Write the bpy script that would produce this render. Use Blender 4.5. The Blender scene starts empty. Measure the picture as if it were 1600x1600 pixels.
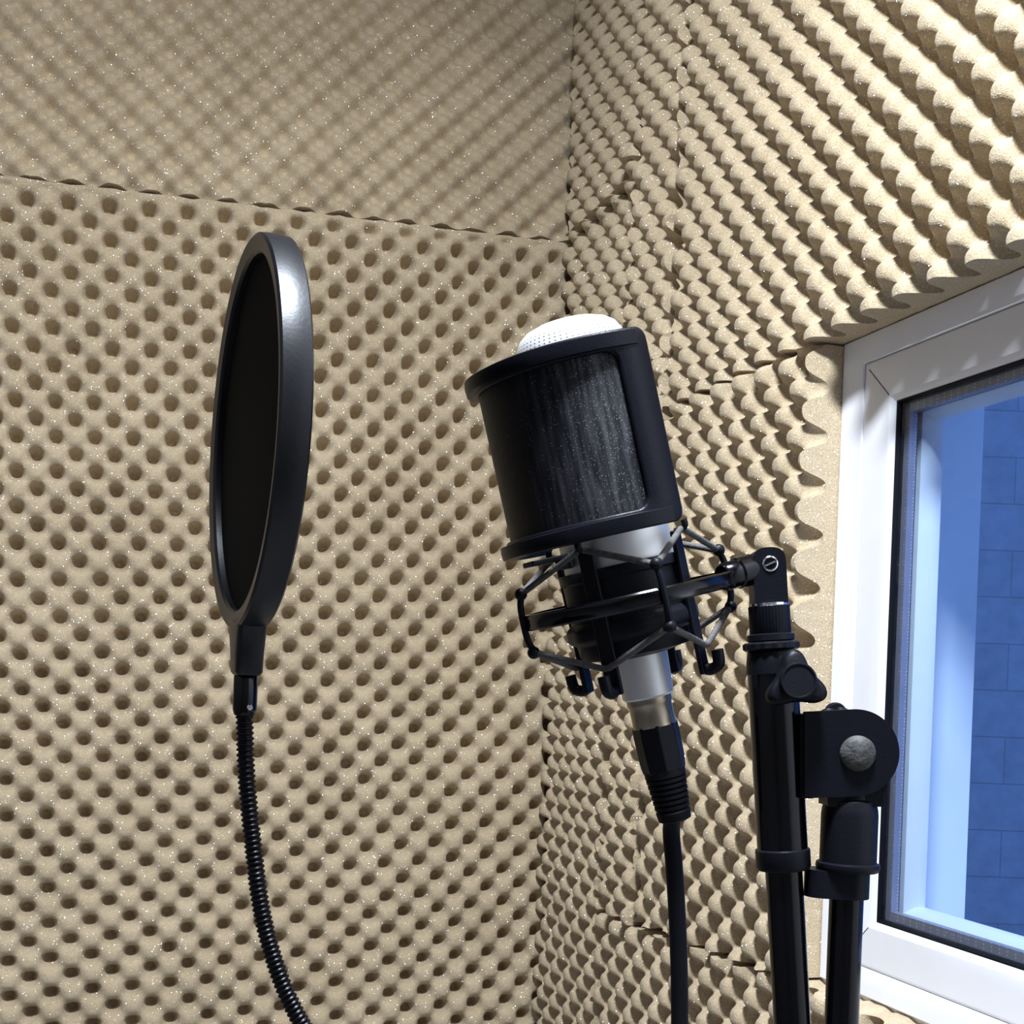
import bpy, bmesh, math, random
import numpy as np
from mathutils import Vector, Matrix

random.seed(7)
rng = np.random.default_rng(11)
SC = bpy.context.scene
COL = SC.collection
PI = math.pi
EYE = 1.35                      # camera height above the floor

# ------------------------------------------------------------------ survey of the place
F = 2000.0; PX, PY = 800.0, 1067.0
RHO = math.radians(2.25)
CR = Vector((math.cos(RHO), 0, math.sin(RHO)))
CU = Vector((-math.sin(RHO), 0, math.cos(RHO)))
FW = Vector((0, 1, 0))
TH = math.atan2(645, F)
NEAR = Vector((math.sin(TH), -math.cos(TH), 0))     # along the window wall, from the corner towards the viewer
OUT = Vector((math.cos(TH), math.sin(TH), 0))       # through the window wall, outwards
UP = Vector((0, 0, 1))
CORNER = Vector((0.0589441, 1.9, EYE))

def at(px, py, Y):
    return Vector((0, 0, EYE)) + Y * ((px - PX) / F * CR + (PY - py) / F * CU + FW)

def W(t, d, z):                 # t along the window wall, d outwards from the foam face, z above eye level
    return CORNER + t * NEAR + d * OUT + z * UP

def LW(s, d, z):                # s along the far wall to the left, d into that wall
    return CORNER - s * OUT - d * NEAR + z * UP

# ------------------------------------------------------------------ materials
def new_mat(name):
    m = bpy.data.materials.new(name); m.use_nodes = True
    nt = m.node_tree
    b = nt.nodes['Principled BSDF']
    return m, nt, b

def N(nt, typ, **kw):
    n = nt.nodes.new(typ)
    for k, v in kw.items():
        setattr(n, k, v)
    return n

def math_node(nt, op, a=None, b=None, c=None):
    n = N(nt, 'ShaderNodeMath', operation=op)
    for i, v in enumerate((a, b, c)):
        if v is None: continue
        if isinstance(v, (int, float)): n.inputs[i].default_value = v
        else: nt.links.new(v, n.inputs[i])
    return n.outputs[0]

def plain(name, col, rough=0.5, metal=0.0, bump=0.0, bscale=400.0, var=0.0, spec=0.5, coat=0.0):
    m, nt, b = new_mat(name)
    b.inputs['Base Color'].default_value = (*col, 1)
    b.inputs['Roughness'].default_value = rough
    b.inputs['Metallic'].default_value = metal
    b.inputs['Specular IOR Level'].default_value = spec
    b.inputs['Coat Weight'].default_value = coat
    tc = N(nt, 'ShaderNodeTexCoord')
    if var > 0:
        nz = N(nt, 'ShaderNodeTexNoise'); nz.inputs['Scale'].default_value = bscale * 0.25
        nz.inputs['Detail'].default_value = 4
        nt.links.new(tc.outputs['Object'], nz.inputs['Vector'])
        rp = N(nt, 'ShaderNodeValToRGB')
        rp.color_ramp.elements[0].position = 0.3; rp.color_ramp.elements[1].position = 0.75
        rp.color_ramp.elements[0].color = (*[c * (1 - var) for c in col], 1)
        rp.color_ramp.elements[1].color = (*[min(1, c * (1 + var)) for c in col], 1)
        nt.links.new(nz.outputs['Fac'], rp.inputs['Fac'])
        nt.links.new(rp.outputs['Color'], b.inputs['Base Color'])
    if bump > 0:
        nz = N(nt, 'ShaderNodeTexNoise'); nz.inputs['Scale'].default_value = bscale
        nz.inputs['Detail'].default_value = 3
        nt.links.new(tc.outputs['Object'], nz.inputs['Vector'])
        bp = N(nt, 'ShaderNodeBump'); bp.inputs['Strength'].default_value = bump
        bp.inputs['Distance'].default_value = 0.001
        nt.links.new(nz.outputs['Fac'], bp.inputs['Height'])
        nt.links.new(bp.outputs['Normal'], b.inputs['Normal'])
    return m

def foam_mat(name, c0, c1, glint=0.05):
    m, nt, b = new_mat(name)
    tc = N(nt, 'ShaderNodeTexCoord')
    nz = N(nt, 'ShaderNodeTexNoise'); nz.inputs['Scale'].default_value = 700; nz.inputs['Detail'].default_value = 2
    nt.links.new(tc.outputs['Object'], nz.inputs['Vector'])
    nb = N(nt, 'ShaderNodeTexNoise'); nb.inputs['Scale'].default_value = 9; nb.inputs['Detail'].default_value = 3
    nt.links.new(tc.outputs['Object'], nb.inputs['Vector'])
    s = math_node(nt, 'MULTIPLY', nz.outputs['Fac'], 0.65)
    s = math_node(nt, 'MULTIPLY_ADD', nb.outputs['Fac'], 0.35, s)
    rp = N(nt, 'ShaderNodeValToRGB')
    rp.color_ramp.elements[0].position = 0.33; rp.color_ramp.elements[1].position = 0.68
    rp.color_ramp.elements[0].color = (*c0, 1); rp.color_ramp.elements[1].color = (*c1, 1)
    nt.links.new(s, rp.inputs['Fac'])
    nt.links.new(rp.outputs['Color'], b.inputs['Base Color'])
    b.inputs['Roughness'].default_value = 0.95
    b.inputs['Specular IOR Level'].default_value = 0.15
    b.inputs['Sheen Weight'].default_value = 0.12
    b.inputs['Sheen Roughness'].default_value = 0.6
    bp = N(nt, 'ShaderNodeBump'); bp.inputs['Strength'].default_value = 0.5; bp.inputs['Distance'].default_value = 0.0012
    nt.links.new(nz.outputs['Fac'], bp.inputs['Height'])
    nt.links.new(bp.outputs['Normal'], b.inputs['Normal'])
    # tiny glossy cell walls of the open foam, each turned its own way
    vo = N(nt, 'ShaderNodeTexVoronoi'); vo.inputs['Scale'].default_value = 1050
    nt.links.new(tc.outputs['Object'], vo.inputs['Vector'])
    sep = N(nt, 'ShaderNodeSeparateColor')
    nt.links.new(vo.outputs['Color'], sep.inputs['Color'])
    vm = N(nt, 'ShaderNodeVectorMath', operation='SUBTRACT'); vm.inputs[1].default_value = (0.5, 0.5, 0.5)
    nt.links.new(vo.outputs['Color'], vm.inputs[0])
    vs = N(nt, 'ShaderNodeVectorMath', operation='SCALE'); vs.inputs['Scale'].default_value = 1.9
    nt.links.new(vm.outputs[0], vs.inputs[0])
    ge = N(nt, 'ShaderNodeNewGeometry')
    va = N(nt, 'ShaderNodeVectorMath', operation='ADD')
    nt.links.new(ge.outputs['Normal'], va.inputs[0]); nt.links.new(vs.outputs[0], va.inputs[1])
    vn = N(nt, 'ShaderNodeVectorMath', operation='NORMALIZE'); nt.links.new(va.outputs[0], vn.inputs[0])
    vo2 = N(nt, 'ShaderNodeTexVoronoi'); vo2.inputs['Scale'].default_value = 1050
    nt.links.new(tc.outputs['Object'], vo2.inputs['Vector'])
    # clusters
    nc = N(nt, 'ShaderNodeTexNoise'); nc.inputs['Scale'].default_value = 60; nc.inputs['Detail'].default_value = 2
    nt.links.new(tc.outputs['Object'], nc.inputs['Vector'])
    wn = N(nt, 'ShaderNodeTexWhiteNoise'); nt.links.new(vo2.outputs['Position'], wn.inputs['Vector'])
    sel = math_node(nt, 'ADD', wn.outputs['Value'], math_node(nt, 'MULTIPLY', math_node(nt, 'SUBTRACT', nc.outputs['Fac'], 0.5), 0.5))
    msk = math_node(nt, 'GREATER_THAN', sel, 1.0 - glint * 9)
    small = math_node(nt, 'LESS_THAN', vo2.outputs['Distance'], 0.42)
    msk = math_node(nt, 'MULTIPLY', msk, small)
    gl = N(nt, 'ShaderNodeBsdfGlossy'); gl.inputs['Roughness'].default_value = 0.28
    gl.inputs['Color'].default_value = (0.9, 0.88, 0.84, 1)
    nt.links.new(vn.outputs[0], gl.inputs['Normal'])
    mx = N(nt, 'ShaderNodeMixShader')
    nt.links.new(math_node(nt, 'MULTIPLY', msk, 0.42), mx.inputs['Fac'])
    nt.links.new(b.outputs['BSDF'], mx.inputs[1]); nt.links.new(gl.outputs[0], mx.inputs[2])
    out = nt.nodes['Material Output']
    nt.links.new(mx.outputs[0], out.inputs['Surface'])
    return m

M = {}
M['foam'] = foam_mat('foam_beige', (0.36, 0.274, 0.163), (0.55, 0.438, 0.284))
M['foam_plain'] = plain('foam_lining', (0.42, 0.35, 0.25), 0.95, bump=0.4, bscale=60, var=0.12, spec=0.1)
M['black_paint'] = plain('black_painted_metal', (0.0034, 0.0036, 0.0062), 0.38, bump=0.12, bscale=900, spec=0.13)
M['black_gloss'] = plain('black_gloss_tube', (0.0010, 0.0010, 0.0016), 0.16, spec=0.25)
M['black_coil'] = plain('black_coil', (0.0016, 0.0016, 0.0028), 0.34, spec=0.16)
M['black_plastic'] = plain('black_plastic', (0.0036, 0.0038, 0.0062), 0.44, bump=0.15, bscale=1200, spec=0.14)
M['satin_rim'] = plain('black_satin_rim', (0.0018, 0.0019, 0.0032), 0.36, bump=0.05, bscale=700, spec=0.32)
M['rubber'] = plain('black_rubber', (0.0032, 0.0033, 0.005), 0.6, bump=0.15, bscale=900, spec=0.12)
M['cord'] = plain('elastic_cord', (0.065, 0.061, 0.058), 0.75, bump=0.6, bscale=1500, var=0.3)
M['silver'] = plain('satin_silver', (0.60, 0.59, 0.57), 0.50, 0.85, bump=0.05, bscale=900)
M['chrome'] = plain('bright_chrome', (0.75, 0.75, 0.76), 0.15, 1.0)
M['nickel'] = plain('warm_nickel_barrel', (0.30, 0.25, 0.185), 0.34, 1.0)
M['worn'] = plain('worn_steel', (0.055, 0.053, 0.050), 0.7, 0.3, bump=0.5, bscale=700, var=0.75)
M['pvc'] = plain('white_pvc', (0.76, 0.76, 0.775), 0.38, bump=0.03, bscale=60, var=0.03)
M['gasket'] = plain('black_gasket', (0.003, 0.0035, 0.006), 0.5, spec=0.1)
M['plaster'] = plain('white_plaster', (0.78, 0.79, 0.80), 0.9, bump=0.25, bscale=30, var=0.06)
M['ceiling_paint'] = plain('ceiling_paint', (0.45, 0.45, 0.46), 0.9, bump=0.1, bscale=40)
M['dark_lining'] = plain('dark_wall_lining', (0.12, 0.115, 0.12), 0.95, bump=0.3, bscale=60, var=0.1, spec=0.1)
M['render_floor'] = plain('floor_tile', (0.30, 0.30, 0.31), 0.6, bump=0.1, bscale=40, var=0.2)
M['concrete'] = plain('outdoor_concrete', (0.42, 0.42, 0.42), 0.95, bump=0.3, bscale=20, var=0.15)

def mesh_head_mat():
    m, nt, b = new_mat('silver_wire_mesh')
    b.inputs['Metallic'].default_value = 0.55
    b.inputs['Roughness'].default_value = 0.38
    uv = N(nt, 'ShaderNodeUVMap')
    sp = N(nt, 'ShaderNodeSeparateXYZ'); nt.links.new(uv.outputs['UV'], sp.inputs[0])
    sx = math_node(nt, 'SINE', math_node(nt, 'MULTIPLY', sp.outputs[0], 2 * PI * 60))
    sy = math_node(nt, 'SINE', math_node(nt, 'MULTIPLY', sp.outputs[1], 2 * PI * 30))
    pr = math_node(nt, 'MULTIPLY', math_node(nt, 'MAXIMUM', sx, 0.0), math_node(nt, 'MAXIMUM', sy, 0.0))
    hole = math_node(nt, 'GREATER_THAN', pr, 0.42)
    inband = math_node(nt, 'MULTIPLY', math_node(nt, 'GREATER_THAN', sp.outputs[1], 0.14), math_node(nt, 'LESS_THAN', sp.outputs[1], 0.36))
    hole = math_node(nt, 'MULTIPLY', hole, inband)
    mx = N(nt, 'ShaderNodeMix', data_type='RGBA')
    mx.inputs['A'].default_value = (0.88, 0.88, 0.87, 1); mx.inputs['B'].default_value = (0.10, 0.10, 0.10, 1)
    nt.links.new(hole, mx.inputs['Factor'])
    nt.links.new(mx.outputs['Result'], b.inputs['Base Color'])
    return m
M['mesh_head'] = mesh_head_mat()

def dusty_mesh_mat():
    m, nt, b = new_mat('black_mesh_with_dust')
    b.inputs['Specular IOR Level'].default_value = 0.14
    b.inputs['Roughness'].default_value = 0.42
    uv = N(nt, 'ShaderNodeUVMap')
    sp = N(nt, 'ShaderNodeSeparateXYZ'); nt.links.new(uv.outputs['UV'], sp.inputs[0])
    # streaks running down the mesh
    mp = N(nt, 'ShaderNodeMapping'); mp.inputs['Scale'].default_value = (46, 2.4, 1)
    nt.links.new(uv.outputs['UV'], mp.inputs['Vector'])
    st = N(nt, 'ShaderNodeTexNoise'); st.inputs['Scale'].default_value = 1.0; st.inputs['Detail'].default_value = 5
    nt.links.new(mp.outputs[0], st.inputs['Vector'])
    zone = N(nt, 'ShaderNodeMapRange'); zone.inputs['From Min'].default_value = 0.52; zone.inputs['From Max'].default_value = 0.86
    nt.links.new(sp.outputs[0], zone.inputs['Value'])
    sm = N(nt, 'ShaderNodeMapRange'); sm.inputs['From Min'].default_value = 0.42; sm.inputs['From Max'].default_value = 0.74
    nt.links.new(st.outputs['Fac'], sm.inputs['Value'])
    dust = math_node(nt, 'MULTIPLY', math_node(nt, 'MULTIPLY', sm.outputs[0], zone.outputs[0]), 0.085)
    # crumbs
    mp2 = N(nt, 'ShaderNodeMapping'); mp2.inputs['Scale'].default_value = (280, 150, 1)
    nt.links.new(uv.outputs['UV'], mp2.inputs['Vector'])
    vo = N(nt, 'ShaderNodeTexVoronoi'); vo.inputs['Scale'].default_value = 1.0
    nt.links.new(mp2.outputs[0], vo.inputs['Vector'])
    wn = N(nt, 'ShaderNodeTexWhiteNoise'); nt.links.new(vo.outputs['Position'], wn.inputs['Vector'])
    prob = math_node(nt, 'MULTIPLY_ADD', math_node(nt, 'POWER', zone.outputs[0], 2.2), 0.17, 0.005)
    pick = math_node(nt, 'LESS_THAN', wn.outputs['Value'], prob)
    core = math_node(nt, 'LESS_THAN', vo.outputs['Distance'], 0.30)
    cr = math_node(nt, 'MULTIPLY', math_node(nt, 'MULTIPLY', pick, core), 0.5)
    fac = math_node(nt, 'MINIMUM', math_node(nt, 'ADD', dust, cr), 1.0)
    mx = N(nt, 'ShaderNodeMix', data_type='RGBA')
    mx.inputs['A'].default_value = (0.0030, 0.0033, 0.0056, 1); mx.inputs['B'].default_value = (0.62, 0.62, 0.64, 1)
    nt.links.new(fac, mx.inputs['Factor']); nt.links.new(mx.outputs['Result'], b.inputs['Base Color'])
    # weave
    mp3 = N(nt, 'ShaderNodeMapping'); mp3.inputs['Scale'].default_value = (1, 1, 1)
    nt.links.new(uv.outputs['UV'], mp3.inputs['Vector'])
    sx = math_node(nt, 'SINE', math_node(nt, 'MULTIPLY', sp.outputs[0], 2 * PI * 260))
    sy = math_node(nt, 'SINE', math_node(nt, 'MULTIPLY', sp.outputs[1], 2 * PI * 130))
    bp = N(nt, 'ShaderNodeBump'); bp.inputs['Strength'].default_value = 0.35; bp.inputs['Distance'].default_value = 0.0003
    nt.links.new(math_node(nt, 'MULTIPLY', sx, sy), bp.inputs['Height'])
    nt.links.new(bp.outputs['Normal'], b.inputs['Normal'])
    return m
M['dusty_mesh'] = dusty_mesh_mat()

def nylon_mat():
    m, nt, b = new_mat('black_nylon_screen')
    b.inputs['Base Color'].default_value = (0.0028, 0.0028, 0.0027, 1)
    b.inputs['Roughness'].default_value = 0.85
    b.inputs['Specular IOR Level'].default_value = 0.08
    tc = N(nt, 'ShaderNodeTexCoord')
    sp = N(nt, 'ShaderNodeSeparateXYZ'); nt.links.new(tc.outputs['Object'], sp.inputs[0])
    a = math_node(nt, 'SINE', math_node(nt, 'MULTIPLY', sp.outputs[2], 6000))
    c = math_node(nt, 'SINE', math_node(nt, 'MULTIPLY', sp.outputs[1], 6000))
    bp = N(nt, 'ShaderNodeBump'); bp.inputs['Strength'].default_value = 0.3; bp.inputs['Distance'].default_value = 0.0003
    nt.links.new(math_node(nt, 'MULTIPLY', a, c), bp.inputs['Height'])
    nt.links.new(bp.outputs['Normal'], b.inputs['Normal'])
    return m
M['nylon'] = nylon_mat()

def glass_mat():
    m, nt, b = new_mat('window_glass')
    nt.nodes.remove(b)
    tr = N(nt, 'ShaderNodeBsdfTransparent'); tr.inputs['Color'].default_value = (0.93, 0.96, 0.99, 1)
    gl = N(nt, 'ShaderNodeBsdfGlossy'); gl.inputs['Roughness'].default_value = 0.0
    lw = N(nt, 'ShaderNodeLayerWeight'); lw.inputs['Blend'].default_value = 0.5
    fr = math_node(nt, 'MULTIPLY_ADD', math_node(nt, 'POWER', lw.outputs['Facing'], 5.0), 0.5, 0.012)
    mx = N(nt, 'ShaderNodeMixShader')
    nt.links.new(fr, mx.inputs['Fac'])
    nt.links.new(tr.outputs[0], mx.inputs[1]); nt.links.new(gl.outputs[0], mx.inputs[2])
    nt.links.new(mx.outputs[0], nt.nodes['Material Output'].inputs['Surface'])
    return m
M['glass'] = glass_mat()

def spacer_mat():
    m, nt, b = new_mat('perforated_aluminium_spacer')
    b.inputs['Metallic'].default_value = 0.6; b.inputs['Roughness'].default_value = 0.45
    tc = N(nt, 'ShaderNodeTexCoord')
    vo = N(nt, 'ShaderNodeTexVoronoi'); vo.inputs['Scale'].default_value = 330; vo.inputs['Randomness'].default_value = 0.15
    nt.links.new(tc.outputs['Object'], vo.inputs['Vector'])
    d = math_node(nt, 'LESS_THAN', vo.outputs['Distance'], 0.24)
    mx = N(nt, 'ShaderNodeMix', data_type='RGBA')
    mx.inputs['A'].default_value = (0.25, 0.26, 0.33, 1); mx.inputs['B'].default_value = (0.55, 0.56, 0.62, 1)
    nt.links.new(d, mx.inputs['Factor']); nt.links.new(mx.outputs['Result'], b.inputs['Base Color'])
    return m
M['spacer'] = spacer_mat()

def block_mat():
    m, nt, b = new_mat('pale_block_wall')
    tc = N(nt, 'ShaderNodeTexCoord')
    sp = N(nt, 'ShaderNodeSeparateXYZ'); nt.links.new(tc.outputs['Object'], sp.inputs[0])
    cb = N(nt, 'ShaderNodeCombineXYZ'); nt.links.new(sp.outputs[0], cb.inputs[0]); nt.links.new(sp.outputs[2], cb.inputs[1])
    br = N(nt, 'ShaderNodeTexBrick')
    br.inputs['Scale'].default_value = 1.0
    br.inputs['Brick Width'].default_value = 0.36; br.inputs['Row Height'].default_value = 0.164
    br.inputs['Mortar Size'].default_value = 0.0022; br.inputs['Mortar Smooth'].default_value = 0.3
    br.inputs['Color1'].default_value = (0.40, 0.40, 0.41, 1); br.inputs['Color2'].default_value = (0.44, 0.44, 0.45, 1)
    br.inputs['Mortar'].default_value = (0.30, 0.30, 0.31, 1)
    nt.links.new(cb.outputs[0], br.inputs['Vector'])
    nz = N(nt, 'ShaderNodeTexNoise'); nz.inputs['Scale'].default_value = 14; nz.inputs['Detail'].default_value = 6
    nt.links.new(tc.outputs['Object'], nz.inputs['Vector'])
    mx = N(nt, 'ShaderNodeMix', data_type='RGBA', blend_type='MULTIPLY'); mx.inputs['Factor'].default_value = 0.55
    rp = N(nt, 'ShaderNodeValToRGB'); rp.color_ramp.elements[0].position = 0.3; rp.color_ramp.elements[0].color = (0.7, 0.7, 0.7, 1)
    rp.color_ramp.elements[1].position = 0.6
    nt.links.new(nz.outputs['Fac'], rp.inputs['Fac'])
    nt.links.new(br.outputs['Color'], mx.inputs['A']); nt.links.new(rp.outputs['Color'], mx.inputs['B'])
    nt.links.new(mx.outputs['Result'], b.inputs['Base Color'])
    b.inputs['Roughness'].default_value = 0.8
    h = math_node(nt, 'SUBTRACT', nz.outputs['Fac'], br.outputs['Fac'])
    bp = N(nt, 'ShaderNodeBump'); bp.inputs['Strength'].default_value = 0.5; bp.inputs['Distance'].default_value = 0.01
    nt.links.new(h, bp.inputs['Height']); nt.links.new(bp.outputs['Normal'], b.inputs['Normal'])
    return m
M['blocks'] = block_mat()

# ------------------------------------------------------------------ object helpers
ROOT_LOC = {}

def root_loc(o):
    while o.parent is not None: o = o.parent
    return Vector(ROOT_LOC.get(o.name, (0, 0, 0)))

def tag(o, label=None, cat=None, group=None, kind=None):
    if label: o['label'] = label
    if cat: o['category'] = cat
    if group: o['group'] = group
    if kind: o['kind'] = kind
    return o

def thing(name, loc, label=None, cat=None, kind=None):
    o = bpy.data.objects.new(name, None); COL.objects.link(o)
    o.empty_display_size = 0.03
    o.location = loc; ROOT_LOC[o.name] = tuple(loc)
    return tag(o, label, cat, None, kind)

class MB:
    """collects shapes given in world coordinates; build() links them as one mesh object"""
    def __init__(self):
        self.v = []; self.f = []; self.sm = []; self.uv = {}
    def add(self, verts, faces, smooth=True, uvs=None):
        o = len(self.v)
        self.v += [Vector(p) for p in verts]
        for f in faces:
            self.f.append(tuple(i + o for i in f)); self.sm.append(smooth)
        if uvs:
            for i, u in enumerate(uvs): self.uv[o + i] = u
        return self
    def build(self, name, mat, parent=None, base=None, bevel=0.0, sharp=40):
        if parent is not None: off = root_loc(parent)
        else: off = Vector(base) if base is not None else Vector((0, 0, 0))
        me = bpy.data.meshes.new(name)
        me.from_pydata([tuple(p - off) for p in self.v], [], self.f)
        me.polygons.foreach_set('use_smooth', self.sm)
        if self.uv:
            ul = me.uv_layers.new(name='UVMap')
            for lp in me.loops: ul.data[lp.index].uv = self.uv.get(lp.vertex_index, (0, 0))
        bm = bmesh.new(); bm.from_mesh(me)
        bmesh.ops.recalc_face_normals(bm, faces=bm.faces)
        bm.to_mesh(me); bm.free()
        try: me.set_sharp_from_angle(angle=math.radians(sharp))
        except Exception: pass
        me.materials.append(mat)
        o = bpy.data.objects.new(name, me); COL.objects.link(o)
        if parent is not None: o.parent = parent
        else:
            o.location = off; ROOT_LOC[o.name] = tuple(off)
        if bevel > 0:
            md = o.modifiers.new('bevel', 'BEVEL'); md.width = bevel; md.segments = 3
            md.limit_method = 'ANGLE'; md.angle_limit = math.radians(40)
            md.harden_normals = False
        return o

def frame_for(d):
    d = Vector(d).normalized()
    a = Vector((0, 0, 1)) if abs(d.z) < 0.9 else Vector((1, 0, 0))
    x = a.cross(d).normalized(); y = d.cross(x).normalized()
    return x, y, d

def lathe(mb, o, d, prof, seg=48, cap=True, uv=False, wob=None):
    """prof: list of (radius, distance along d from o)"""
    x, y, d = frame_for(d)
    V = []; U = []
    for i, (r, h) in enumerate(prof):
        for k in range(seg):
            a = 2 * PI * k / seg
            rr = r * (1 + (wob(a, i) if wob else 0))
            V.append(o + d * h + (x * math.cos(a) + y * math.sin(a)) * rr)
            U.append((abs(k / seg * 2 - 1) , i / (len(prof) - 1)))
    Fc = []
    for i in range(len(prof) - 1):
        for k in range(seg):
            Fc.append((i * seg + k, i * seg + (k + 1) % seg, (i + 1) * seg + (k + 1) % seg, (i + 1) * seg + k))
    if cap:
        Fc.append(tuple(range(seg))[::-1]); Fc.append(tuple((len(prof) - 1) * seg + k for k in range(seg)))
    mb.add(V, Fc, True, U if uv else None)
    return mb

def smooth_path(pts, n=12):
    P = [Vector(p) for p in pts]
    out = []
    for i in range(len(P) - 1):
        p0 = P[max(i - 1, 0)]; p1 = P[i]; p2 = P[i + 1]; p3 = P[min(i + 2, len(P) - 1)]
        for k in range(n):
            t = k / n
            out.append(0.5 * ((2 * p1) + (p2 - p0) * t + (2 * p0 - 5 * p1 + 4 * p2 - p3) * t * t + (3 * p1 - p0 - 3 * p2 + p3) * t ** 3))
    out.append(P[-1])
    return out

def tube(mb, path, r, seg=16, closed=False):
    P = [Vector(p) for p in path]; n = len(P)
    rad = r if callable(r) else (lambda i: r)
    V = []; Fc = []
    tprev = None; x = None
    for i in range(n):
        if closed: t = (P[(i + 1) % n] - P[i - 1]).normalized()
        else: t = (P[min(i + 1, n - 1)] - P[max(i - 1, 0)]).normalized()
        if x is None: x, y, _ = frame_for(t)
        else:
            x = (x - t * x.dot(t)).normalized(); y = t.cross(x)
        for k in range(seg):
            a = 2 * PI * k / seg
            V.append(P[i] + (x * math.cos(a) + y * math.sin(a)) * rad(i))
    m = n if closed else n - 1
    for i in range(m):
        j = (i + 1) % n
        for k in range(seg):
            Fc.append((i * seg + k, i * seg + (k + 1) % seg, j * seg + (k + 1) % seg, j * seg + k))
    if not closed:
        Fc.append(tuple(range(seg))[::-1]); Fc.append(tuple((n - 1) * seg + k for k in range(seg)))
    mb.add(V, Fc)
    return mb

def box(mb, c, x, y, z):
    """c centre, x y z half-extent vectors"""
    V = [c + x * a + y * b + z * e for e in (-1, 1) for b in (-1, 1) for a in (-1, 1)]
    mb.add(V, [(0, 2, 3, 1), (4, 5, 7, 6), (0, 1, 5, 4), (2, 6, 7, 3), (0, 4, 6, 2), (1, 3, 7, 5)], False)
    return mb

def prism(mb, outline, thick):
    """outline: world points in a plane, thick: vector"""
    n = len(outline)
    V = [Vector(p) - thick * 0.5 for p in outline] + [Vector(p) + thick * 0.5 for p in outline]
    Fc = [tuple(range(n))[::-1], tuple(range(n, 2 * n))]
    mb.add(V, Fc, False)
    mb.add(V, [(i, (i + 1) % n, n + (i + 1) % n, n + i) for i in range(n)], True)
    return mb

def sphere(mb, c, r, seg=16):
    prof = [(max(r * math.sin(PI * i / 8), 1e-5), -r * math.cos(PI * i / 8)) for i in range(9)]
    return lathe(mb, c, Vector((0, 0, 1)), prof, seg)

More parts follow.
